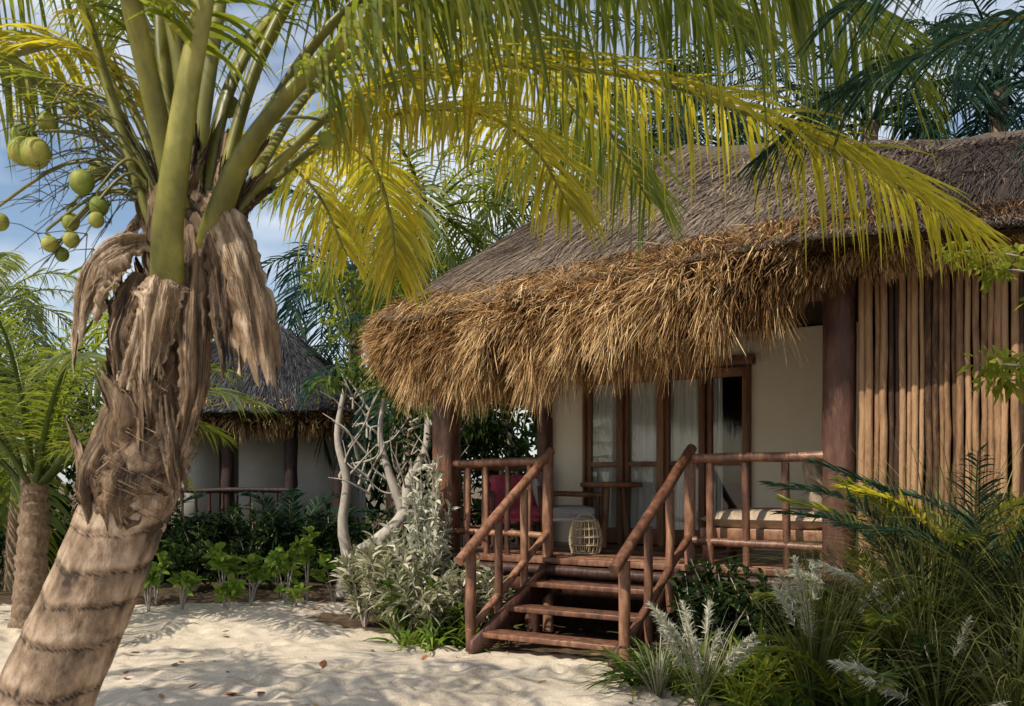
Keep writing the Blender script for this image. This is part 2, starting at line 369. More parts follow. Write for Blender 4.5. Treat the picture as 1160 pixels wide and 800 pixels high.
nt.links.new(mathn(nt,'ADD',mathn(nt,'MULTIPLY',lw.outputs['Facing'],.35),.05),ms.inputs[0]); nt.links.new(tr.outputs[0],ms.inputs[1]); nt.links.new(gl.outputs[0],ms.inputs[2]); nt.links.new(ms.outputs[0],nt.nodes['Material Output'].inputs[0])
M_curtain=leafmat('curtain_cloth',[(.1,(.8,.8,.78)),(.9,(.88,.88,.86))],(.85,.85,.82),.2)
def door(x0,x1,curt):
    e=MB(); y=2.07; f=.032; z0=.76;z1=2.76
    e.box((x0+f,y,(z0+z1)/2),(f-.002,.03,(z1-z0)/2)); e.box((x1-f,y,(z0+z1)/2),(f-.002,.03,(z1-z0)/2))
    xm=(x0+x1)/2; hwid=(x1-x0)/2-2*f
    for zc,h in((z0+.09,.09),(1.70,.028),(z1-.05,.05)): e.box((xm,y,zc),(hwid,.027,h))
    d=e.obj('door',M_door,hut,bevel=.006)
    g=MB(); w=hwid+.01; g.add([[xm-w,y,z0+.05],[xm+w,y,z0+.05],[xm+w,y,z1-.03],[xm-w,y,z1-.03]],[[0,1,2,3]]); g.obj('glass',M_glass,d)
    if curt:
        c0,c1=curt
        x=np.linspace(x0+(x1-x0)*c0,x0+(x1-x0)*c1,70); z=np.linspace(.8,2.9,12)
        A,B=np.meshgrid(x,z,indexing='ij'); yy=2.15+.022*np.sin(A*70+.6*np.sin(B*2))+.008*np.sin(A*21)
        c=MB(); c.grid(np.stack([A,yy,B],-1),.5); c.obj('curtain',M_curtain,d,smooth=True)
xs=[.56,1.06,1.58,2.1,2.61]
for i in range(4): door(xs[i]+.018,xs[i+1]-.018,[(.02,.98),(.02,.98),(.02,.8),(.02,.3)][i])
mb=MB()
for x in xs: mb.box((x,2.04,1.77),(.016 if x not in(1.06,1.58) else .032,.05,1.03))
mb.box((1.585,2.03,2.83),(1.09,.07,.05)); mb.obj('door_frame',M_door,hut,bevel=.008)
def rail(name,fn):
    mb=MB(); fn(mb); mb.obj(name,M_wood,hut,smooth=True)
def r_left(mb):
    mb.log((.0,-.02,1.68),(1.3,-.02,1.70),.042); mb.log((.0,0,.97),(1.27,0,.95),.034)
    for x in(.27,.52,.78,1.03): mb.log((x,0,.74),(x+rng.uniform(-.02,.02),0,1.66),.03)
def r_side(mb):
    mb.log((0,.05,1.66),(0,2.0,1.66),.04); mb.log((0,.05,.97),(0,2,.97),.034)
    for y in(.35,.7,1.05,1.4,1.75): mb.log((0,y,.74),(0,y,1.62),.028)
def r_right(mb):
    mb.log((2.72,-.02,1.70),(4.05,-.02,1.71),.045); mb.log((2.75,0,.96),(4.05,0,.93),.038)
    for x in(2.98,3.32,3.68): mb.log((x,0,.72),(x+rng.uniform(-.02,.02),0,1.66),.036)
rail('railing',r_left);rail('railing',r_side);rail('railing',r_right)
def stair_rail(x):
    def f(mb):
        mb.log((x,0,.0),(x,0,1.78),.052); mb.log((x,-1.32,-.1),(x,-1.32,.86),.048)
        mb.log((x,-.44,.35),(x,-.44,1.42),.038); mb.log((x,-.88,.0),(x,-.88,1.12),.038)
        mb.log((x,.05,1.8),(x,-1.5,.80),.047); mb.log((x,.0,1.0),(x,-1.36,.16),.036)
    rail('stair_railing',f)
stair_rail(1.27); stair_rail(2.78)
mb=MB()
for i,(y,z) in enumerate([(-1.16,.14),(-.78,.33),(-.4,.52)]):
    mb.box((2.03,y,z),(.69,.13,.024))
st=mb.obj('stairs',M_wood,hut,bevel=.008)
mb=MB()
for x in(1.34,2.71):
    V=[[x-.028,0,.76],[x-.028,-1.42,.10],[x-.028,-1.42,-.1],[x-.028,0,.46],[x+.028,0,.76],[x+.028,-1.42,.10],[x+.028,-1.42,-.1],[x+.028,0,.46]]
    mb.add(V,[[0,1,2,3],[4,7,6,5],[0,4,5,1],[1,5,6,2],[2,6,7,3],[3,7,4,0]],.5)
mb.obj('stringer',M_dwood,st)
mb=MB(); x=4.27
while x<10.5:
    r=rng.uniform(.021,.036); x+=r
    a=rng.uniform(-.01,.01)
    mb.log((x,rng.uniform(-.02,.02),-.1),(x+a,rng.uniform(-.02,.02),3.28+rng.uniform(-.02,.08)),r,r*.9,9,.007)
    x+=r*.88
mb.box((7.4,.12,1.5),(3.1,.03,1.65),0); mb.obj('stick_wall',M_stick,hut,smooth=True)

# ------------------------------------------------------------------ porch furniture
M_pink=surf('pink_weave',[(.2,(.32,.04,.08)),(.8,(.55,.11,.16))],30,(1,1,1),.9,.4,.3,.6)
M_beige=surf('beige_canvas',[(.2,(.36,.27,.19)),(.8,(.52,.41,.3))],25,(1,1,1),.95,.3,.3,.4)
M_grey=surf('grey_fabric',[(.2,(.35,.33,.32)),(.8,(.55,.52,.5))],25,(1,1,1),.95,.3,.3,.4)
M_wicker=surf('wicker',[(.2,(.38,.28,.16)),(.8,(.62,.5,.33))],30,(1,1,1),.8,.3,.5,.5)
def puff(mb,c,h,val=.5,rz=0,tilt=0):
    k=14;u=np.linspace(-1,1,k)
    A,B=np.meshgrid(u,u,indexing='ij'); pr=(1-np.abs(A)**4)**.5*(1-np.abs(B)**4)**.5
    for s in(1,-1):
        G=np.stack([A*h[0],B*h[1],s*pr*h[2]],-1)
        ct,sn=math.cos(tilt),math.sin(tilt); G=G@np.array([[1,0,0],[0,ct,-sn],[0,sn,ct]]).T
        ct,sn=math.cos(rz),math.sin(rz); G=G@np.array([[ct,-sn,0],[sn,ct,0],[0,0,1]]).T
        mb.grid(G+np.array(c),val)
def chair(loc,rz,mseat,label,bh=.72):
    e=empty('armchair',label,'chair',loc,rz)
    for x in(-.3,.3):
        for y,h in((-.28,.6),(.3,bh+.1)):
            mb=MB(); mb.log((x,y,0),(x,y+(.06 if y>0 else 0),h),.026); mb.obj('leg',M_dwood,e,smooth=True)
        mb=MB(); mb.log((x,-.32,.6),(x,.34,.62),.03); mb.obj('armrest',M_dwood,e,smooth=True)
    mb=MB(); puff(mb,(0,0,.4),(.3,.32,.08)); mb.box((0,0,.33),(.29,.29,.02)); mb.obj('seat',mseat,e,smooth=True)
    mb=MB(); puff(mb,(0,.33,bh-.03),(.28,.22,.05),tilt=1.3); mb.obj('backrest',mseat,e,smooth=True)
chair(hw(.38,.8,.748),HR+.7,M_pink,'dark wood armchair with pink woven seat and back',.64)
chair(hw(.85,1.15,.748),HR+2.2,M_grey,'dark wood armchair with pale grey cushions',.6)
e=empty('round_table','round wooden porch table on a log base','table',hw(1.12,1.65,.748))
mb=MB(); th=np.linspace(0,2*math.pi,40,endpoint=False)
G=np.stack([np.stack([r*np.cos(th),r*np.sin(th),0*th+z],-1) for r,z in((.001,.68),(.34,.68),(.36,.69),(.36,.73),(.34,.742),(.001,.742))]); mb.grid(G,.6,wrap=True); mb.obj('table_top',M_door,e)
for a in(0,2.1,4.2):
    mb=MB(); mb.log((.2*math.cos(a),.2*math.sin(a),0),(.13*math.cos(a),.13*math.sin(a),.68),.035); mb.obj('leg',M_door,e,smooth=True)
e=empty('wicker_lantern','round pale wicker basket lantern standing on the deck','lantern',hw(1.42,.5,.75))
mb=MB(); zz=np.linspace(0,.34,9)
def lr(z): return .12+.05*math.sin(math.pi*min(1,(z+.05)/.4))
for a in np.linspace(0,2*math.pi,22,endpoint=False):
    mb.tube([(lr(z)*math.cos(a),lr(z)*math.sin(a),z) for z in zz],.006,5)
for z in np.linspace(0.01,.34,5):
    t=np.linspace(0,2*math.pi,25); mb.tube(np.stack([lr(z)*np.cos(t),lr(z)*np.sin(t),0*t+z],-1),.009,5)
mb.obj('lantern_body',M_wicker,e)
mb=MB(); t=np.linspace(0,math.pi,14); mb.tube(np.stack([.1*np.cos(t),0*t,.34+.07*np.sin(t)],-1),.006,6); mb.obj('handle',M_wicker,e)
e=empty('daybed','low wooden daybed bench behind the porch railing','bench',hw(3.4,.55,.748),HR)
mb=MB(); mb.box((0,0,.27),(.6,.36,.05)); mb.obj('seat_board',M_wood,e,bevel=.01)
for x in(-.54,.54):
    for y in(-.3,.3):
        mb=MB(); mb.box((x,y,.115),(.04,.04,.115)); mb.obj('leg',M_wood,e)
mb=MB(); puff(mb,(0,0,0),(.6,.36,.1)); o=mb.obj('seat_cushion',M_beige,None,smooth=True,label='long beige canvas mattress cushion on the daybed',cat='cushion'); o.location=hw(3.4,.55,1.15); o.rotation_euler=(0,0,HR)
mb=MB(); puff(mb,(0,0,0),(.27,.27,.08),tilt=1.35,rz=1.4); o=mb.obj('back_cushion',M_beige,None,smooth=True,label='upright beige cushion leaning against the corner post',cat='cushion'); o.location=hw(3.86,.45,1.47); o.rotation_euler=(0,0,HR)

# ------------------------------------------------------------------ second hut
hut2=empty('thatched_hut','smaller thatched hut with grey roof among the trees','hut',(-4.45,17.4,0))
path2=[(-1.9,1.7,2.7),(-1.95,0,2.7),(-1.85,-1.3,2.7),(-1.5,-1.7,2.7),(0,-1.8,2.7),(1.5,-1.7,2.7),(1.85,-1.3,2.7),(1.95,0,2.7),(1.85,1.5,2.7),(1.4,1.8,2.7),(-1.4,1.8,2.7),(-1.9,1.7,2.7)]
thatch(hut2,path2,lambda e:(min(max(e[0],-.3),.3),0,4.3),120,14,5000,10000,lambda e:-.06,lambda e:.65,.75,M_roofstraw2,M_fringe,.9,2.45,swid=1.9,ntop=1200,eavez=2.7,shade_tone=lambda p:-.12+0*p[:,0])
mb=MB()
mb.box((-1.1,-.3,1.6),(.4,.05,1.0),.5);mb.box((.05,-.3,1.6),(.4,.05,1.0),.5);mb.box((1.05,-.3,1.6),(.5,.05,1.0),.5)
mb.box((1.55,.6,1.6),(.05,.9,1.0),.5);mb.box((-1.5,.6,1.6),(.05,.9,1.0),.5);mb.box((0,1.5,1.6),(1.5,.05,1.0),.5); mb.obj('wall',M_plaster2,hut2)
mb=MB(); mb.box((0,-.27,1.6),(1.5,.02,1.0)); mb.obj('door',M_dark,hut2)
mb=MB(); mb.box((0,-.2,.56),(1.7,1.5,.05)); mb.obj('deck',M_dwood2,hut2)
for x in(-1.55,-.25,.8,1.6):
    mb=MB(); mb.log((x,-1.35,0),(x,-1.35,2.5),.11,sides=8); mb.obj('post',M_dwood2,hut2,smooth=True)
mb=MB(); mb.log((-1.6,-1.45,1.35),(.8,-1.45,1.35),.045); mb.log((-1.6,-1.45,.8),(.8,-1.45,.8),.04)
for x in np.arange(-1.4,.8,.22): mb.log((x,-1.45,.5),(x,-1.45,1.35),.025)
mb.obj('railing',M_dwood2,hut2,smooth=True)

# ------------------------------------------------------------------ fronds
def frond(mr,ml,pts,r0,r1,nl,L,start=.2,droop=.6,wid=.013,up=.2,k=6,gap=0.0,bias=0.0,sides=10,fwd=.45):
    C=cr(pts,60); tt=np.linspace(0,1,60)
    mr.tube(C,r0*(1-tt)**1.0+r1*tt,sides,.45+bias*.5,.0,flat=.62)
    T0=nrm(np.gradient(C,axis=0))
    for sg in(1,-1):
        t=np.linspace(start,.995,nl)+rng.normal(0,.0025,nl); t=np.clip(t,0,1); q=(t-start)/(1-start)
        keep=rng.uniform(0,1,nl)>gap; t=t[keep];q=q[keep]; n=len(t)
        b=ipl(C,t); T=nrm(ipl(T0,t)); S=nrm(np.cross(T,Z3+1e-3)); U=np.cross(S,T)
        D=nrm(S*sg*(.95-.35*q)[:,None]+T*(fwd+.6*q**2)[:,None]+U*(up+rng.normal(0,.1,n))[:,None]+rng.normal(0,.07,(n,3)))
        Ln=L*(.45+.55*np.sin(math.pi*np.clip(.15+.62*q,0,1)))*np.where(q>.85,1-(q-.85)*3.2,1)*rng.uniform(.8,1.1,n)
        dr=droop*rng.uniform(.5,1.5,n); s=np.linspace(0,1,k)
        P=b[:,None]+D[:,None]*(Ln[:,None]*s*(1-.25*np.minimum(dr,1.5)[:,None]*s))[...,None]-Z3*((dr*Ln*.8)[:,None]*s**1.9)[...,None]
        Wd=T-np.sum(T*D,1)[:,None]*D; Wd=nrm(nrm(Wd)+U*rng.normal(-.3*1,.35,n)[:,None])
        prof=np.interp(s,[0,.12,.45,.8,1],[.45,1,1,.55,.04])
        ml.strips(P,Wd[:,None]*(wid*rng.uniform(.8,1.15,n)[:,None]*prof)[...,None],np.clip(.5+bias+rng.normal(0,.22,n),0,1)[:,None]+np.linspace(-.08,.2,k)[None])
def palm_crown(seed,nf,FL,LL,nl,el0=80,el1=-35,wid=.022,bend=17,nseg=4):
    global rng
    sv=rng; rng=np.random.default_rng(seed); mb=MB()
    for i in range(nf):
        az=i*2.39996+rng.uniform(-.2,.2); el=math.radians(el0+(el1-el0)*(i+.5)/nf+rng.uniform(-8,8)); l=FL*rng.uniform(.85,1.1)
        h=np.array([math.cos(az),math.sin(az),0]); p=np.zeros(3)+h*.08; pts=[p.copy()]; e=el
        for j in range(5):
            p=p+(h*math.cos(e)+Z3*math.sin(e))*l/5; pts.append(p.copy()); e-=math.radians(bend*(1+.3*j))
        frond(mb,mb,pts,.035,.006,nl,LL,.16,.55,wid,.15,nseg,sides=5)
    me=mb.mesh('crown'); rng=sv
    return me
crowns=[palm_crown(11,20,3.0,.75,38),palm_crown(12,16,2.7,.7,36),palm_crown(13,22,3.2,.8,38)]
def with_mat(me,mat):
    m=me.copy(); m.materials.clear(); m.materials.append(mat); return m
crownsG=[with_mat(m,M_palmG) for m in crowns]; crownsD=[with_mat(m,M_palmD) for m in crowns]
def palm(x,y,h,r,kind,mset,scale=1,lean=(0,0),label='tall coconut palm with feathery green fronds',rz=0):
    e=empty('palm_tree',label,'palm tree',(x,y,0),group='coconut palms')
    mb=MB(); pts=[(0,0,-.2),(lean[0]*.25,lean[1]*.25,h*.33),(lean[0]*.6,lean[1]*.6,h*.66),(lean[0],lean[1],h)]
    C=cr(pts,40); rr=np.linspace(r*1.25,r*.85,40)*(1+.05*(np.arange(40)%2)); mb.tube(C,rr,10,.4,.03); mb.obj('trunk',M_trunk,e,smooth=True)
    o=bpy.data.objects.new('crown',mset[kind]); scene.collection.objects.link(o); o.parent=e
    o.location=(lean[0],lean[1],h); o.scale=(scale,)*3; o.rotation_euler=(0,0,rz)
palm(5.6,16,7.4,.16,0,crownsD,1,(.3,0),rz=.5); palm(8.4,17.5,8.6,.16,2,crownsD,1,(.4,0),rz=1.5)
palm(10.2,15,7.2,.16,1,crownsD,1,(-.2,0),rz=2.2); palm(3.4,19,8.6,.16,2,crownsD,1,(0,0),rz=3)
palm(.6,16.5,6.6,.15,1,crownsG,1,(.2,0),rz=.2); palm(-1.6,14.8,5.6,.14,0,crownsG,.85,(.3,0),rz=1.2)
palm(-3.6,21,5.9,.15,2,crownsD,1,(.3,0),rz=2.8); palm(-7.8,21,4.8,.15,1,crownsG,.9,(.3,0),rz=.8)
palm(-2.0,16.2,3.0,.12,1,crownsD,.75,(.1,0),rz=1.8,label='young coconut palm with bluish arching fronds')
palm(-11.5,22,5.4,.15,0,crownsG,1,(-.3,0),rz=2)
palm(-6.9,13.5,2.0,.13,1,crownsG,.85,(.1,0),rz=1,label='young coconut palm with low spreading fronds')
e=empty('young_palm_tree','young coconut palm with short scaly trunk and upright fronds','palm tree',(-4.95,10.0,0),group='coconut palms')
mb=MB(); C=cr([(-.05,0,-.1),(0,0,.6),(.03,0,1.2),(.03,0,1.6)],50); mb.tube(C,np.linspace(.16,.12,50)*(1+.16*(np.arange(50)%4)/4),14,.35,.08); mb.obj('trunk',M_trunk,e,smooth=False)
me=palm_crown(31,19,2.7,.6,60,88,30,.012,10,5); me.materials.append(M_palmG); o=bpy.data.objects.new('crown',me); scene.collection.objects.link(o); o.parent=e; o.location=(.03,0,1.45)
palm(-5.9,3.2,5.0,.16,0,crownsG,.9,(.5,.3),rz=.4,label='tall coconut palm beside the sandy path')  # palm out of view, placed for the dappled shadow on the sand

# ------------------------------------------------------------------ main foreground palm
fp=empty('coconut_palm','leaning coconut palm with fibrous trunk, green coconuts, long fronds','palm tree',(-1.85,3.3,0))
def fobj(mb,name,mat,smooth=True,label=None):
    o=mb.obj(name,mat,fp,smooth=smooth,label=label); o.location=(1.85,-3.3,0); return o
ctrl=[(-1.92,3.3,-.15),(-1.86,3.3,.1),(-1.6,3.3,.735),(-1.44,3.3,1.095),(-1.32,3.3,1.395),(-1.22,3.3,1.695),(-1.15,3.3,1.995),(-1.11,3.3,2.3),(-1.09,3.32,2.5),(-1.08,3.34,2.62)]
nt_=520; C=cr(ctrl,nt_); s=np.concatenate([[0],np.cumsum(np.linalg.norm(np.diff(C,axis=0),axis=1))])
sides=80; th=np.linspace(0,2*math.pi,sides,endpoint=False)
T=nrm(np.gradient(C,axis=0)); A=nrm(np.cross(T,np.array([0,1.0,0]))); B=np.cross(A,T)
R0=np.interp(C[:,2],[0,.7,1.1,1.38,1.45,1.6,1.75,2.0,2.3,2.5,2.62],[.20,.158,.146,.14,.146,.145,.125,.105,.09,.05,.01])
def nz2(f1,f2,off=0): return np.array([[mnoise.noise(Vector((math.cos(a)*f1,math.sin(a)*f1+off,q*f2))) for a in th] for q in s])
ph=s[:,None]/.15+.4*np.sin(th+2.2)[None]+.22*nz2(1.2,2.2)+.07*nz2(5,7,3)+.2*np.sin(s*9)[:,None]
fr=ph-np.floor(ph)
wn=.06+.06*np.clip(nz2(2,5,8)+.5,0,1)
ringd=(np.exp(-((fr-.06)/wn)**2)+np.exp(-((fr-1)/.03)**2))*np.clip(.8+.8*nz2(1.5,6,21),.2,1)
fis=nz2(9,4); blo=nz2(2.2,4,12); fine=nz2(14,30,5)
rr=R0[:,None]*(1+.035*(1-fr)-.03*ringd+.004*fis+.004*fine)
val=.68-.5*ringd+.15*fis+.45*blo-.4*fr+.18*fine
mb=MB(); mb.grid(C[:,None]+A[:,None]*(rr*np.cos(th))[...,None]+B[:,None]*(rr*np.sin(th))[...,None],val,wrap=True)
fobj(mb,'trunk',M_trunk)
def flap(mb,fb,pts,wprof,nvec,curv=.6,k=22,m=14,val=.5,nfib=60,rag=.25,cut=.10):
    C=cr(pts,k); T=nrm(np.gradient(C,axis=0)); Nn=np.array(nvec,float); Nn=nrm(Nn-np.sum(T*Nn,1)[:,None]*T); S=np.cross(T,Nn)
    u=np.linspace(-1,1,m); w=np.interp(np.linspace(0,1,k),np.linspace(0,1,len(wprof)),wprof)
    sd=rng.uniform(0,50)
    wl=w*(1+rag*np.array([mnoise.noise(Vector((i*.45,sd,0))) for i in range(k)])); wr=w*(1+rag*np.array([mnoise.noise(Vector((i*.45,sd,9))) for i in range(k)]))
    wu=np.where(u[None]<0,wl[:,None],wr[:,None])
    nzv=np.array([[mnoise.noise(Vector((c[0]*7+x*2.2+sd,c[2]*6,x*2))) for x in u] for c in C])
    rib=np.array([mnoise.noise(Vector((x*6,sd,3))) for x in u])[None]
    end=np.linspace(0,1,k)[:,None]**3*cut*np.array([mnoise.noise(Vector((x*3.1,sd,30)))+.6*mnoise.noise(Vector((x*8,sd,35))) for x in u])[None]*3
    G=C[:,None]+S[:,None]*(wu*u)[...,None]+Nn[:,None]*(-curv*w[:,None]*u**2+.022*nzv+.004*rib)[...,None]+T[:,None]*(end*.5)[...,None]
    a=np.clip(val+.4*nzv+.35*rib,0,1)
    mb.grid(G,a)
    n=nfib; x=rng.uniform(0,m-1.01,n); v0=rng.uniform(-.05,.8,n); l=rng.uniform(.2,.5,n); kk=6; P=[]
    for j in range(kk):
        vv=np.clip((v0+l*j/(kk-1)),0,1.0)*(k-1.01); xx=np.clip(x+rng.normal(0,.08,n)*j,0,m-1.01)
        i=vv.astype(int);q=xx.astype(int);fa=(vv-i)[:,None];fb_=(xx-q)[:,None]
        p=(G[i,q]*(1-fa)+G[i+1,q]*fa)*(1-fb_)+(G[i,q+1]*(1-fa)+G[i+1,q+1]*fa)*fb_
        ext=np.maximum(0,v0+l*j/(kk-1)-1)
        P.append(p+Nn[i]*.002*rng.uniform(.4,2,n)[:,None]+T[i]*(ext*.2)[:,None])
    P=np.stack(P,1); Sx=S[(np.clip(v0,0,.99)*(k-1)).astype(int)]
    fb.strips(P,Sx[:,None]*(rng.uniform(.0005,.0013,n)[:,None]*np.array([.5,1,1,1,.8,.2]))[...,None],np.clip(val+rng.normal(0,.2,n),0,1))
F=[ # pts, r0,r1,nl,L,start,droop,mat,bias
 ([(-1.13,3.25,1.97),(-1.12,3.17,2.1),(-1.09,3.07,2.28),(-1.045,3.01,2.46),(-.99,2.97,2.72),(-.93,2.94,2.98),(-.86,2.86,3.4),(-.75,2.5,4.1),(-.6,2.0,4.4)],.066,.01,60,.6,.55,.5,M_palmG,.05),
 ([(-1.02,3.24,2.18),(-.95,3.14,2.36),(-.81,3.08,2.6),(-.54,3.06,2.88),(-.24,3.06,3.08),(.25,3.1,3.24),(.75,3.2,3.28),(1.05,3.3,3.2)],.054,.006,120,.6,.36,1.0,M_palmG,.05),
 ([(-1.0,3.33,2.35),(-.773,3.4,2.66),(-.573,3.5,2.884),(-.336,3.7,3.047),(.073,4,3.21),(.665,4.3,3.26),(1.338,4.6,3.15),(1.833,4.8,3.005),(2.41,5,2.77)],.034,.005,220,.58,.2,.72,M_palmY,.05),
 ([(-1.16,3.28,2.2),(-1.27,3.28,2.535),(-1.37,3.3,2.835),(-1.47,3.3,3.135),(-1.7,3.3,3.6),(-2.1,3.3,3.9),(-2.5,3.2,3.8)],.036,.008,70,.6,.35,.6,M_palmY,-.1),
 ([(-1.15,3.4,2.4),(-1.45,3.5,2.98),(-1.8,3.7,3.15),(-2.3,3.9,3.02),(-2.7,4.1,2.6)],.026,.006,110,.5,.15,.6,M_palmY,.0),
 ([(-1.12,3.4,2.4),(-1.25,3.6,3.0),(-1.4,3.8,3.4),(-1.6,4.1,3.8),(-1.8,4.5,4.0),(-2,5,3.8)],.03,.006,90,.6,.25,.6,M_palmG,0),
 ([(-1.07,3.3,2.35),(-.98,3.4,2.9),(-.8,3.6,3.3),(-.5,4,3.65),(-.1,4.5,3.75),(.4,5.1,3.5),(.8,5.6,3.1)],.038,.006,130,.65,.22,.7,M_palmG,.0),
 ([(-1.02,3.4,2.4),(-.65,3.9,2.92),(-.2,4.3,3.14),(.1,4.8,3.15),(.32,5.2,2.95)],.024,.005,115,.45,.15,.6,M_palmY,.0),
 ([(-1.03,3.45,2.4),(-.88,4.2,2.98),(-.72,4.8,3.10),(-.66,5.2,2.95),(-.64,5.4,2.65)],.022,.005,100,.36,.2,.6,M_palmY,.05),
 ([(-1.1,3.2,2.4),(-1.15,2.8,3.1),(-1.1,2.2,3.5),(-1.0,1.4,3.5),(-.9,.7,3.1)],.04,.006,70,.6,.2,.6,M_palmG,0),  # frond out of view overhead, added for its shadow
 ([(-1.03,3.3,2.35),(-.85,3.35,3.0),(-.55,3.4,3.45),(0,3.6,3.72),(.7,3.9,3.78),(1.3,4.2,3.65),(1.8,4.5,3.4)],.038,.006,140,.68,.25,.85,M_palmG,-.02),
 ([(-1.12,3.35,2.4),(-1.2,3.35,3.0),(-1.2,3.45,3.5),(-1.0,3.7,4.0),(-.6,4.2,4.2),(0,4.8,4.1)],.038,.006,90,.6,.3,.6,M_palmG,0),
 ([(-1.04,3.5,2.4),(-.8,4.1,3.2),(-.4,4.9,3.8),(.2,5.8,3.9),(.8,6.6,3.5)],.028,.005,120,.68,.2,.7,M_palmY,-.08),
 ([(-1.12,3.5,2.4),(-1.25,4.0,2.9),(-1.2,4.6,3.1),(-1.05,5.2,3.05),(-.95,5.6,2.8)],.024,.005,95,.4,.2,.6,M_palmY,.1),
 ([(-1.02,3.3,2.4),(-.6,3.2,3.0),(-.1,3.3,3.35),(.4,3.7,3.5),(1.0,4.2,3.45)],.03,.005,120,.6,.3,.9,M_palmG,-.15),
 ([(-1.09,3.3,2.45),(-1.02,3.28,2.9),(-.95,3.3,3.4),(-.9,3.4,4.0),(-.8,3.6,4.6)],.032,.008,50,.5,.5,.4,M_palmG,0),
 ([(-1.1,3.32,2.45),(-1.13,3.3,2.9),(-1.22,3.3,3.3),(-1.35,3.4,3.8),(-1.6,3.6,4.3)],.03,.008,60,.6,.3,.5,M_palmY,0),
 ([(-1.14,3.36,2.4),(-1.4,3.45,2.75),(-1.75,3.55,3.0),(-2.15,3.6,3.1),(-2.6,3.65,3.0)],.022,.005,90,.55,.2,.7,M_palmG,-.1),
 ([(-1.1,3.36,2.45),(-1.3,3.5,3.1),(-1.6,3.7,3.5),(-2.1,4.0,3.7),(-2.7,4.3,3.5)],.026,.005,100,.65,.2,.7,M_palmG,.0),
]
sh=MB();fb=MB()
C0=cr(ctrl,nt_)
def axis(z): 
    return np.array([np.interp(z,C0[:,2],C0[:,j]) for j in range(3)])
for i in range(22):
    z=1.38+i*.044; az=i*2.4+1.0; ax=axis(z); r=np.interp(z,C0[:,2],R0)
    o=np.array([math.cos(az),math.sin(az),0]); 
    L=rng.uniform(.2,.32)
    p0=ax+o*(r*.95)-Z3*.06; p1=ax+o*(r+.012)+Z3*L*.35; p2=ax+o*(r+.02)+Z3*L*.7+np.cross(o,Z3)*rng.uniform(-.05,.05); p3=ax+o*(r+rng.uniform(.01,.05))+Z3*L
    flap(sh,fb,[p0,p1,p2,p3],[.12,.10,.065,rng.uniform(.02,.045)],o,.6,val=rng.uniform(.2,.75),nfib=45,k=30)
for fi,fr_ in enumerate(F):
    if fi==9: continue
    cc=cr(fr_[0],60); d=np.concatenate([[0],np.cumsum(np.linalg.norm(np.diff(cc,axis=0),axis=1))])
    def at(x): return np.array([np.interp(x,d,cc[:,j]) for j in range(3)])
    r0=fr_[1]; t0=nrm(at(.3)-at(0))
    for side_ in((0,-1,.15),(0,1,.1),(1,-.2,0),(-1,-.2,0)):
        nv_=np.array(side_,float); nv_=nrm(nv_-np.dot(nv_,t0)*t0)
        if fi in(0,1) and side_[1]!=1: continue
        ll=rng.uniform(.14,.34); off=r0*.7+.004
        w0=rng.uniform(.035,.06); 
        flap(sh,fb,[at(0)-t0*.10+nv_*off,at(ll*.33)+nv_*off,at(ll*.66)+nv_*off,at(ll)+nv_*(off+rng.uniform(0,.02))],[w0,w0*.8,w0*.45,.008],nv_,.8,val=rng.uniform(.05,.5),nfib=25,k=24,rag=.5,cut=.05)
fl=[([(-1.0,3.18,2.44),(-.93,3.12,2.36),(-.85,3.1,2.14),(-.80,3.12,1.86)],[.045,.065,.075,.075],(.3,-.9,.1),.66),
    ([(-1.02,3.16,2.38),(-.95,3.12,2.24),(-.92,3.1,2.05),(-.91,3.11,1.9)],[.04,.05,.045,.025],(.2,-1,0),.32),
    ([(-1.04,3.18,2.34),(-1.02,3.14,2.2),(-1.02,3.12,2.0),(-1.03,3.13,1.8),(-1.06,3.14,1.66)],[.045,.06,.055,.045,.03],(.2,-1,0),.42),
    ([(-1.2,3.18,2.30),(-1.29,3.13,2.26),(-1.37,3.1,2.14),(-1.40,3.12,1.95)],[.04,.065,.075,.06],(-.4,-.9,.1),.74),
    ([(-1.22,3.18,2.18),(-1.26,3.14,2.08),(-1.28,3.13,1.97),(-1.27,3.14,1.85)],[.045,.06,.05,.04],(-.2,-1,0),.35),
    ([(-1.13,3.12,2.17),(-1.13,3.085,2.12),(-1.15,3.10,2.0),(-1.17,3.12,1.84)],[.075,.08,.06,.035],(0,-1,0),.7),
    ([(-1.2,3.16,2.0),(-1.21,3.14,1.9),(-1.2,3.14,1.78),(-1.19,3.14,1.66)],[.04,.055,.05,.035],(0,-1,0),.55),
    ([(-1.3,3.18,1.70),(-1.35,3.15,1.60),(-1.38,3.14,1.5),(-1.37,3.16,1.4)],[.055,.08,.07,.06],(-.3,-1,0),.35),
    ([(-1.13,3.16,1.78),(-1.11,3.14,1.66),(-1.1,3.14,1.58),(-1.09,3.15,1.5)],[.03,.04,.035,.03],(.3,-1,0),.4),
    ([(-.98,3.3,2.40),(-.91,3.3,2.38),(-.88,3.3,2.26),(-.87,3.3,2.1)],[.035,.05,.04,.03],(.8,-.5,0),.55),
    ([(-1.22,3.17,1.62),(-1.26,3.14,1.53),(-1.29,3.14,1.44),(-1.29,3.155,1.37)],[.10,.115,.11,.105],(.1,-1,0),.33),
    ([(-1.26,3.3,2.42),(-1.32,3.3,2.34),(-1.34,3.28,2.24),(-1.33,3.25,2.15)],[.035,.05,.045,.04],(-.8,-.5,0),.6),
    ([(-1.26,3.15,1.8),(-1.22,3.12,1.92),(-1.19,3.13,2.05)],[.045,.05,.02],(0,-1,.1),.8)]
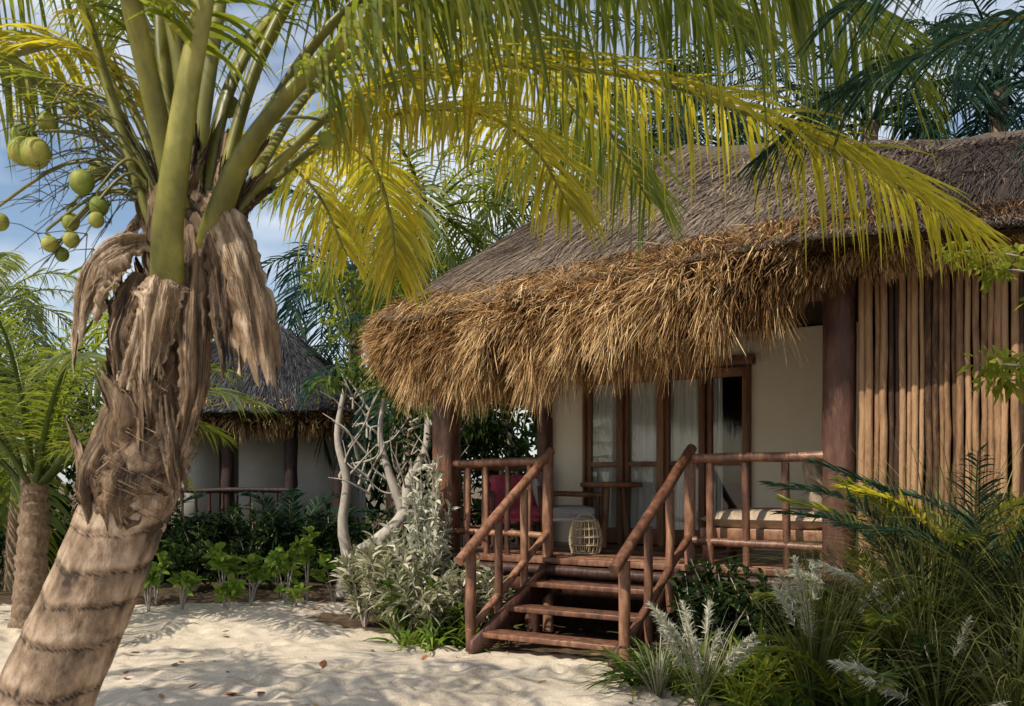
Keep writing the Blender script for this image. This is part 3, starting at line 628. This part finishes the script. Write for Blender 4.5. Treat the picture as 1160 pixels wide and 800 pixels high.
for p,w,nv_,v in fl: flap(sh,fb,p,w,nv_,.7,val=v,nfib=80,k=44,m=20,rag=.45,cut=.12)
n=900; z=rng.uniform(1.38,2.45,n); az=rng.uniform(0,2*math.pi,n); sgn=rng.choice([-1,1],n); P=[]
for j in range(5):
    zz=z+sgn*j*.02+ j*.01; aa=az+j*.14
    ax=np.stack([np.interp(zz,C0[:,2],C0[:,i]) for i in range(3)],-1); r=np.interp(zz,C0[:,2],R0)*1.02+.01+rng.uniform(0,.02,n)
    P.append(ax+np.stack([r*np.cos(aa),r*np.sin(aa),0*r],-1))
P=np.stack(P,1); fb.strips(P,Z3*(rng.uniform(.0007,.0018,n)[:,None]*np.array([.3,1,1,1,.3]))[...,None],rng.beta(2,2,n))
fobj(sh,'leaf_sheath',M_husk); fobj(fb,'husk_fibre',M_husk,False)
for pts,r0,r1,nl,L,stt,dr,mat,bi in F:
    mr=MB();ml=MB(); frond(mr,ml,pts,r0,r1,nl,L,stt,dr,.0082,.12,7,.03,bi,16)
    o=fobj(mr,'frond',M_petiole); me=ml.mesh('leaflets'); me.materials.append(mat)
    q=bpy.data.objects.new('leaflets',me); scene.collection.objects.link(q); q.parent=o
nuts=[(-1.66,3.3,2.62,.056),(-1.6,3.26,2.60,.053),(-1.69,3.36,2.69,.05),(-1.44,3.25,2.50,.045),(-1.41,3.32,2.56,.042),(-1.5,3.3,2.38,.032),(-1.56,3.28,2.30,.032),(-1.48,3.26,2.31,.03),(-1.53,3.3,2.27,.026),(-1.37,3.22,2.41,.034),(-1.52,3.35,2.78,.03),(-1.74,3.3,2.38,.032),(-1.58,3.3,2.72,.038),(-.64,3.35,2.68,.038),(-1.37,3.2,2.36,.028),(-1.62,3.4,2.84,.028),(-1.0,3.42,2.82,.045)]
for (x,y,z,r) in nuts:
    r*=.9; sq=rng.uniform(.85,1.15)
    mb=MB(); k=12; t=np.linspace(-math.pi/2,math.pi/2,k); a=np.linspace(0,2*math.pi,18,endpoint=False)
    G=np.stack([np.stack([r*math.cos(q)*np.cos(a)*(1+.05*np.cos(3*a)),r*math.cos(q)*np.sin(a)*(1+.05*np.cos(3*a)),0*a+r*sq*math.sin(q)],-1) for q in t])
    G=G+np.array([x,y,z]); mb.grid(G,rng.uniform(.1,.9),wrap=True); fobj(mb,'coconut',M_coco)
mb=MB()
for (x,y,z,r) in nuts:
    s0=np.array([-1.16,3.27,2.4]) if x<-1.2 else np.array([-1.0,3.3,2.45])
    e0=np.array([x,y,z+r*.85]); m=(s0+e0)/2+np.array([0,0,.14+rng.uniform(-.05,.05)])
    mb.tube(cr([s0,m,e0+Z3*.03,e0],16),np.linspace(.008,.0035,16),6,.3)
for i in range(40):
    s0=np.array([-1.16,3.27,2.42]); e0=np.array([rng.uniform(-1.75,-1.35),3.3+rng.uniform(-.1,.1),rng.uniform(2.2,2.85)])
    m=(s0+e0)/2+Z3*.12; mb.tube(cr([s0,m,e0],12),np.linspace(.004,.0012,12),4,.0)
    for j in range(3):
        e1=e0+rng.normal(0,.06,3); mb.tube([m*.3+e0*.7,(m*.3+e0*.7+e1)/2+Z3*.01,e1],[.002,.0015,.001],4,.0)
fobj(mb,'fruit_stalk',M_petiole)

fq=empty('shaded_palm_tree','dark shaded palm with drooping blue green fronds','palm tree',(3.9,3.2,0),group='coconut palms')
mb=MB(); mb.tube(cr([(0,0,-.1),(-.1,0,1.2),(-.3,0,2.4),(-.4,0,3.3)],40),np.linspace(.19,.13,40),12,.4,.04); mb.obj('trunk',M_trunk,fq,smooth=True)
for pts in ([(-.45,0,3.3),(-1.1,-.1,3.5),(-1.8,-.15,3.4),(-2.4,-.2,3.2),(-2.9,-.2,2.95)],[(-.45,0,3.2),(-1.0,.0,3.3),(-1.6,.1,3.22),(-2.2,.2,3.1),(-2.7,.3,2.9)],[(-.45,0,3.2),(-.9,.3,3.25),(-1.4,.5,3.15),(-1.8,.6,2.92)],[(-.45,0,3.2),(-1.0,.5,3.45),(-1.7,1.0,3.5),(-2.3,1.3,3.35),(-2.7,1.5,3.05)],[(-.4,0,3.3),(-.6,-.8,3.7),(-.9,-1.5,3.6),(-1.1,-2,3.2)],[(-.4,0,3.3),(-.3,.8,3.7),(-.3,1.6,3.7),(-.3,2.4,3.2)],[(-.4,0,3.3),(.4,.3,3.7),(1.0,.5,3.6),(1.6,.6,3.1)]):
    mr=MB();ml=MB(); frond(mr,ml,pts,.018,.003,110,.42,.15,.7,.008,.1,6,.03,-.1,8)
    o=mr.obj('frond',M_petiole,fq,smooth=True); ml.obj('leaflets',M_palmD,o)  # dark leaflet colour stands in for shade on this palm

# ------------------------------------------------------------------ broadleaf foliage
def cloud(mb,c,rad,n,size,asp=.35,shell=.55,droopy=.3,val=.5):
    u=nrm(rng.normal(0,1,(n,3))); r=(shell+(1-shell)*rng.uniform(0,1,n))**1
    p=np.array(c)+u*r[:,None]*np.array(rad)
    D=nrm(u*.6+rng.normal(0,.6,(n,3))-Z3*droopy); L=size*rng.uniform(.6,1.3,n); s=np.array([0,.45,1])
    P=p[:,None]+D[:,None]*(L[:,None]*s)[...,None]-Z3*((.3*L)[:,None]*s**2)[...,None]
    W=nrm(np.cross(D,rng.normal(0,1,(n,3)))); mb.strips(P,W[:,None]*((L*asp*.5)[:,None]*np.array([.2,1,.05]))[...,None],np.clip(val+rng.normal(0,.2,n),0,1))
def tree(x,y,h,crad,mat,nclump=22,nl=260,size=.16,name='broadleaf_tree',label='broadleaf tree with dense green crown'):
    e=empty(name,label,'tree',(x,y,0),group='broadleaf trees'); mt=MB();ml=MB()
    mt.tube(cr([(0,0,-.2),(.1,0,h*.3),(-.05,.1,h*.6)],20),np.linspace(.14,.08,20),9,.3,.05)
    for i in range(nclump):
        d=nrm(rng.normal(0,1,3)); c=np.array([0,0,h*.72])+d*np.array(crad)*rng.uniform(.35,1)
        mt.tube(cr([(-.05,.1,h*.55),(c*.5+np.array([0,0,h*.3])),c],8),np.linspace(.05,.01,8),5,.5)
        rr=rng.uniform(.35,.7); cloud(ml,c,(rr,rr,rr*.7),nl,size,val=rng.uniform(.3,.7),shell=.3)
    mt.obj('trunk',M_bark,e,smooth=True); ml.obj('crown',mat,e)
tree(-1.9,15.9,5.3,(1.9,1.4,1.5),M_leafY,28,200,.15,label='airy broadleaf tree with yellow green leaves')
tree(-.1,15.6,5.0,(1.3,1.3,1.6),M_leafG,22); tree(1.6,18.2,6.0,(2,1.6,1.8),M_leafG,24)
tree(-6.2,21.5,4.6,(2,1.6,1.2),M_leafD,24); tree(-9.8,19,4.0,(2,1.6,1.5),M_leafD,24); tree(-1.8,21,6.4,(2.2,1.6,1.8),M_leafG,24)
tree(8,20,7.0,(3,2,1.6),M_leafD,24); tree(13,18,7,(3,2,2),M_leafD,18)
tree(-13.5,20,5,(2.5,2,1.7),M_leafD,22); tree(-.9,13.8,3.1,(.9,.7,1.1),M_leafD,20,240,.12)
mb=MB()
for i in range(200):
    x=rng.uniform(-26,24); y=rng.uniform(22.5,28); z=rng.uniform(.3,3.6 if x<0 else 5.5); r=rng.uniform(.8,1.5)
    cloud(mb,(x,y,z),(r*1.2,r,r*.8),95,.42,val=rng.uniform(.2,.7),shell=.3,asp=.45)
o=mb.obj('distant_foliage',M_leafD); o["kind"]="stuff"
mb=MB()
for i in range(150):
    x=rng.uniform(-11,3.5); y=rng.uniform(13.2,16) if not(-6.8<x<-2.4) else rng.uniform(13.9,15.3); z=rng.uniform(.1,1.2 if x<-2 else 1.5); r=rng.uniform(.25,.5)
    if hutlocal(x,y)[0]>-.7: continue
    cloud(mb,(x,y,z*.7),(r*1.2,r,r*.8),150,.15,val=rng.uniform(.1,.5),shell=.3,asp=.3)
o=mb.obj('undergrowth',M_leafD); o["kind"]="stuff"

e=empty('bare_tree','pale twisted frangipani tree with few leaves','tree',(-2.25,12.9,0)); mb=MB()
def br(pts,r0,r1): mb.tube(cr(pts,26),np.linspace(r0,r1,26),9,rng.uniform(.4,.9),.05)
br([(0,0,-.1),(.12,0,.42),(.5,0,.72),(.8,0,1.05),(.88,.05,1.5),(1.1,.1,1.95),(1.12,.1,2.5)],.13,.04)
br([(.1,0,.35),(-.0,0,.9),(.05,0,1.5),(-.08,.05,2.1),(.02,.1,2.8)],.085,.03)
br([(.8,0,1.1),(.62,0,1.6),(.5,0,2.1),(.55,0,2.6)],.07,.025)
for i in range(50):
    s0=np.array([rng.uniform(-.1,1.2),.05,rng.uniform(1.3,2.7)]); d=np.array([rng.uniform(-.6,.6),rng.uniform(-.3,.3),rng.uniform(.1,.7)])
    br([s0,s0+d*.5+rng.normal(0,.06,3),s0+d],.018,.004)
mb.obj('trunk',M_bark,e,smooth=True)
mb=MB()
for i in range(14): cloud(mb,(rng.uniform(-.5,1.3),rng.uniform(-.3,.3),rng.uniform(2.3,3.1)),(.2,.2,.15),22,.13,shell=.2)
mb.obj('crown',M_leafG,e)

# ------------------------------------------------------------------ garden plants
def strand_plant(mb,base,n,h,spread,w,droop,k=6,bias=.0,updir=1.0):
    az=rng.uniform(0,2*math.pi,n); q=rng.uniform(.05,1,n)*spread
    D=nrm(np.stack([np.cos(az)*q,np.sin(az)*q,np.full(n,updir)],-1)); L=h*rng.uniform(.55,1.1,n)
    b=np.array(base)+np.stack([np.cos(az)*q*.08,np.sin(az)*q*.08,0*q],-1); s=np.linspace(0,1,k); dr=droop*rng.uniform(.4,1.5,n)
    H=D.copy();H[:,2]=0;H=nrm(H)
    P=b[:,None]+D[:,None]*(L[:,None]*s)[...,None]-Z3*((dr*L)[:,None]*s**2.4*.6)[...,None]+H[:,None]*((dr*L)[:,None]*s**2*.45)[...,None]
    W=np.stack([-np.sin(az),np.cos(az),0*az],-1); W=nrm(W+rng.normal(0,.25,(n,3)))
    prof=np.interp(s,[0,.3,.7,1],[.6,1,.75,.04])
    mb.strips(P,W[:,None]*(w*rng.uniform(.7,1.2,n)[:,None]*prof)[...,None],np.clip(.5+bias+rng.normal(0,.2,n),0,1)[:,None]+np.linspace(-.25,.2,k)[None])
    return P
def gzf(x,y): return float(gz(np.array(x),np.array(y)))-.02
def plume(mb,tip,d,L,n=110,w=.0022,bias=.2):
    t=rng.uniform(0,1,n); b=np.array(tip)+np.array(d)*(t*L)[:,None]-Z3*(.15*L*t**2)[:,None]
    D=nrm(np.array(d)*1.1+rng.normal(0,.4,(n,3))); l=rng.uniform(.05,.15,n)*(1.2-t)*(.5+t); s=np.array([0,.5,1])
    P=b[:,None]+D[:,None]*(l[:,None]*s)[...,None]-Z3*(.3*l[:,None]*s**2)[...,None]; W=nrm(np.cross(D,rng.normal(0,1,(n,3))))
    mb.strips(P,W[:,None]*(w*np.array([1,1,.2]))[None,:,None],np.clip(.5+bias+rng.normal(0,.2,n),0,1))
def lily(x,y,h,n=26,mat=M_leafB,w=.022,label='green strap leaved lily clump by the bungalow'):
    mb=MB(); strand_plant(mb,(0,0,0),n,h,1.3,w,.8); o=mb.obj('lily_plant',mat,label=label,cat='plant'); o.location=(x,y,gzf(x,y)); o["group"]="garden plants"
def lgrass(x,y,h,n=220,spread=.5,droop=.8,mat=M_grass,w=.0045,pl=0,label='clump of tall ornamental grass with feathery tips'):
    mb=MB(); P=strand_plant(mb,(0,0,0),n,h,spread,w,droop)
    if pl:
        mp=MB()
        idx=rng.choice(n,pl,replace=False)
        for i in idx:
            d=P[i,-2]-P[i,-4]; d=d/np.linalg.norm(d); plume(mp,P[i,-3],d,rng.uniform(.22,.42),260,.0026)
    e=empty('ornamental_grass',label,'plant',(x,y,gzf(x,y)),group='garden plants')
    mb.obj('blades',mat,e)
    if pl: mp.obj('plume',M_silver,e)
def shrub(x,y,h,r,mat,n=900,size=.1,asp=.3,label='leafy garden shrub',t0=.25,droopy=-.5):
    e=empty('shrub',label,'shrub',(x,y,gzf(x,y)),group='garden shrubs'); ml=MB();mt=MB(); ns=max(3,int(n/50))
    for i in range(ns):
        a=rng.uniform(0,6.28); q=rng.uniform(0,1)**.6; top=np.array([math.cos(a)*r*q,math.sin(a)*r*q,h*rng.uniform(.55,1)])
        C=cr([(0,0,0),top*.5+np.array([0,0,.05]),top],10); mt.tube(C,np.linspace(.012,.004,10),4,.5)
        m=int(n/ns); t=rng.uniform(t0,1,m); b=ipl(C,t); T=nrm(top)
        D=nrm(rng.normal(0,.7,(m,3))+T*.6+Z3*(-droopy)); L=size*rng.uniform(.6,1.3,m); s=np.array([0,.35,.75,1])
        P=b[:,None]+D[:,None]*(L[:,None]*s)[...,None]-Z3*((.35*L)[:,None]*s**2)[...,None]
        W=nrm(np.cross(D,rng.normal(0,1,(m,3)))); ml.strips(P,W[:,None]*((L*asp*.5)[:,None]*np.array([.3,1,.75,.05]))[...,None],np.clip(.5+rng.normal(0,.25,m),0,1))
    mt.obj('stem',M_bark,e); ml.obj('foliage',mat,e)
def areca(x,y,L,n,mat,label='small feathery palm with arching fronds by the stick wall',wid=.009,LL=.3,e0=55):
    e=empty('areca_palm',label,'plant',(x,y,gzf(x,y)),group='small garden palms')
    for i in range(n):
        az=i*2.4+rng.uniform(-.3,.3); el=math.radians(rng.uniform(e0,86)); h=np.array([math.cos(az),math.sin(az),0]); p=h*.04; pts=[p.copy()]
        for j in range(4):
            p=p+(h*math.cos(el)+Z3*math.sin(el))*L*rng.uniform(.9,1.1)/4; pts.append(p.copy()); el-=math.radians(12+8*j)
        mr=MB();ml=MB(); frond(mr,ml,pts,.011,.003,56,LL,.28,.3,wid,.25,5,sides=5,fwd=.8); o=mr.obj('frond',M_petiole,e); ml.obj('leaflets',mat,o)
shrub(-.86,10.0,1.85,.26,M_silver,1900,.12,.26,label='tall silver leaved shrub beside the porch post')
shrub(-.9,9.75,1.2,.4,M_silver,1300,.13,.25,label='silver leaved shrub beside the porch')
for x,y,h in((-1.5,9.9,.8),(-1.15,9.55,.85),(-.8,9.3,.7),(-1.35,10.4,1.0),(-.5,9.45,.8),(-1.2,9.9,.95),(-.25,9.55,.7)):
    shrub(x,y,h,.38,M_purple,950,.17,.15,label='bronze and cream leaved shrub at the sand edge')
shrub(-1.05,9.4,.6,.4,M_leafG,350,.14,.3,label='low green shrub at the sand edge'); shrub(-.45,9.3,.6,.3,M_leafG,300,.14,.3,label='low green shrub beside the steps')
for x,y in((-.75,8.95),(-.55,9.05),(-1.0,9.15),(-.6,9.2),(-.35,9.0)): lily(x,y,.55,22,M_leafG if x>-.7 else M_leafB)
for (x,y,h,n) in((-4.15,11.1,.8,100),(-3.95,11.6,.5,50),(-3.75,11.0,.55,50),(-3.35,11.3,.85,110),(-3.1,11.5,.6,60),(-3.2,10.9,.35,50),(-2.75,11.8,.8,70),(-2.55,12.1,.9,70),(-2.2,12.0,.6,50),(-2.95,12.3,.7,60),(-4.4,12.0,.6,60),(-2.5,11.2,.22,30)):
    shrub(x,y,h,.2,M_leafB,n,.17,.45,label='bright green seaside plant with rounded leaves',t0=.62,droopy=-.5)
for i in range(9):
    x=rng.uniform(-5.8,-2.3);y=rng.uniform(12.6,13.4); shrub(x,y,rng.uniform(.4,.8),.4,M_leafD,260,.14,.3,label='dark green shrub at the edge of the sand')
areca(-3.3,14.4,1.9,8,M_palmD,'small dark feathery palm beside the hut',.014,.35); areca(-5.4,14.3,1.7,8,M_palmD,'small dark feathery palm beside the hut',.014,.35)
for x,y in((-4.4,13.8),(-3.7,13.9),(-2.6,14.2)): shrub(x,y,1.2,.5,M_leafD,500,.15,.3,label='tall dark shrub in front of the hut')
# right bed
for x,y in((.95,7.3),(1.15,7.1),(1.35,7.5),(1.6,7.25),(1.1,7.6),(1.85,7.6),(1.75,6.9),(2.1,7.2),(1.5,6.95),(2.0,6.7),(2.3,7.1),(1.75,6.3),(2.2,6.0),(2.5,6.3)): lily(x,y,rng.uniform(.5,.8),38,M_leafG if rng.uniform()<.8 else M_leafY,.017)
for x,y,h in((1.5,7.9,.75),(2.0,7.6,.8),(2.4,7.5,.8),(1.8,8.1,.9),(2.9,7.3,.95),(3.4,7.0,1.0),(2.35,6.5,.6),(2.6,5.8,.6)):
    shrub(x,y,h,.4,M_leafD,480,.12,.3,label='dark green shrub in front of the porch')
lgrass(1.32,6.75,.85,80,.4,.35,pl=12,mat=M_purple); lgrass(1.05,6.95,.55,60,.5,.4,mat=M_purple); lgrass(2.0,6.4,1.3,150,.35,.35,pl=10); lgrass(2.25,6.85,1.35,130,.35,.4,pl=3)
lgrass(2.65,6.2,2.2,280,.34,.75,w=.005,pl=2); lgrass(2.95,6.7,2.5,300,.34,.8,w=.005); lgrass(3.2,6.0,2.2,280,.4,.85,pl=2,w=.005); lgrass(2.5,5.7,.9,120,.5,.7,pl=5); lgrass(3.3,6.9,2.4,240,.36,.8,w=.005)
lgrass(1.55,6.5,.6,90,.6,.7,mat=M_leafY); lgrass(2.85,5.5,1.3,180,.5,.8,pl=2); lgrass(3.0,5.3,1.7,180,.5,.8,pl=1)
areca(3.1,7.0,1.9,9,M_palmG,e0=64); areca(3.0,6.3,2.1,10,M_palmD,e0=66); areca(2.15,6.2,.8,7,M_palmG,LL=.22); areca(3.3,5.9,1.9,9,M_palmD,e0=62); areca(3.35,6.6,2.0,6,M_palmY,e0=66,LL=.26); areca(2.6,6.7,1.2,8,M_palmG,e0=58,LL=.25)
shrub(3.0,5.5,.7,.4,M_leafD,400,.1,.35,label='green shrub among the grasses')
e=empty('slender_tree','slender tree with light green leaf sprays by the stick wall','tree',(3.15,5.2,0)); mt=MB();ml=MB()
mt.tube(cr([(0,0,-.1),(.05,0,1.2),(0,0,2.4),(.1,0,3.4)],24),np.linspace(.05,.02,24),8,.4)
for (cx,cy,cz) in((-.62,-.1,2.62),(-.45,0,2.7),(-.62,-.1,2.12),(-.4,0,2.15),(-.2,.1,2.5),(0,0,3.2),(-.15,.1,1.75),(-.75,-.05,2.72),(.2,0,2.9),(-.5,.05,2.05)):
    c=np.array([cx,cy,cz]); mt.tube(cr([(0,0,cz-.35),c*.5+np.array([0,0,cz*.5-.05]),c],10),np.linspace(.014,.004,10),5,.4); cloud(ml,c,(.13,.13,.07),60,.07,.45,.1,.2)
mt.obj('trunk',M_bark,e,smooth=True); ml.obj('crown',M_leafY,e)
mb=MB(); n=190; x=rng.uniform(-3.6,1.8,n); y=rng.uniform(6.2,12,n)
x[:60]=rng.uniform(.8,2.2,60); y[:60]=rng.uniform(6.3,7.3,60)
az=rng.uniform(0,6.28,n); L=rng.uniform(.04,.12,n); D=np.stack([np.cos(az),np.sin(az),rng.uniform(-.05,.3,n)],-1); b=np.stack([x,y,gz(x,y)+.012],-1); s=np.array([0,.4,.8,1])
P=b[:,None]+D[:,None]*(L[:,None]*s)[...,None]; W=np.stack([-np.sin(az),np.cos(az),rng.uniform(-.2,.2,n)],-1)
mb.strips(P,W[:,None]*((L*.22)[:,None]*np.array([.3,1,.8,.1]))[...,None],rng.uniform(0,1,n))
o=mb.obj('fallen_leaves',strawmat('dry_leaf',[(.1,(.13,.04,.02)),(.6,(.33,.13,.06)),(.9,(.45,.28,.13))])); o["kind"]="stuff"

# ------------------------------------------------------------------ sky, sun, camera
sv=Vector((-.50,-.42,.72)).normalized()
w=bpy.data.worlds.new("World"); scene.world=w; w.use_nodes=True; nt=w.node_tree; bg=nt.nodes['Background']
sk=N(nt,'ShaderNodeTexSky',sky_type='NISHITA'); sk.sun_disc=False; sk.sun_elevation=math.asin(sv.z); sk.sun_rotation=math.atan2(sv.x,sv.y); sk.air_density=1.0; sk.dust_density=1.0
tc=N(nt,'ShaderNodeTexCoord'); mp=N(nt,'ShaderNodeMapping'); mp.inputs['Scale'].default_value=(1,1,2.6); nt.links.new(tc.outputs['Generated'],mp.inputs[0])
cn=N(nt,'ShaderNodeTexNoise'); cn.inputs['Scale'].default_value=2.4; cn.inputs['Detail'].default_value=4; cn.inputs['Roughness'].default_value=.6; nt.links.new(mp.outputs[0],cn.inputs['Vector'])
cr_=ramp(nt,[(.44,(0,0,0)),(.64,(1,1,1))]); nt.links.new(cn.outputs[0],cr_.inputs[0])
mx=N(nt,'ShaderNodeMix',data_type='RGBA'); nt.links.new(mathn(nt,'MULTIPLY',cr_.outputs[0],.85),mx.inputs[0]); nt.links.new(sk.outputs[0],mx.inputs[6]); mx.inputs[7].default_value=(7.4,7.7,8.1,1)
nt.links.new(mx.outputs[2],bg.inputs[0]); bg.inputs[1].default_value=.14
sl=bpy.data.lights.new('sun','SUN'); sl.energy=5.0; sl.angle=math.radians(.5); sl.color=(1,.92,.78)
so=bpy.data.objects.new('sun',sl); scene.collection.objects.link(so); so.rotation_euler=(-sv).to_track_quat('-Z','Y').to_euler()
cam=bpy.data.cameras.new('camera'); co=bpy.data.objects.new('camera',cam); scene.collection.objects.link(co); scene.camera=co
co.location=(0,0,1.5); co.rotation_euler=(math.radians(90),0,0); cam.sensor_width=36; cam.lens=36*1100/1160; cam.shift_y=.125; cam.clip_end=2000
cam.dof.use_dof=True; cam.dof.focus_distance=8.0; cam.dof.aperture_fstop=6.3
scene.view_settings.view_transform='Standard'; scene.view_settings.look='None'; scene.view_settings.exposure=0
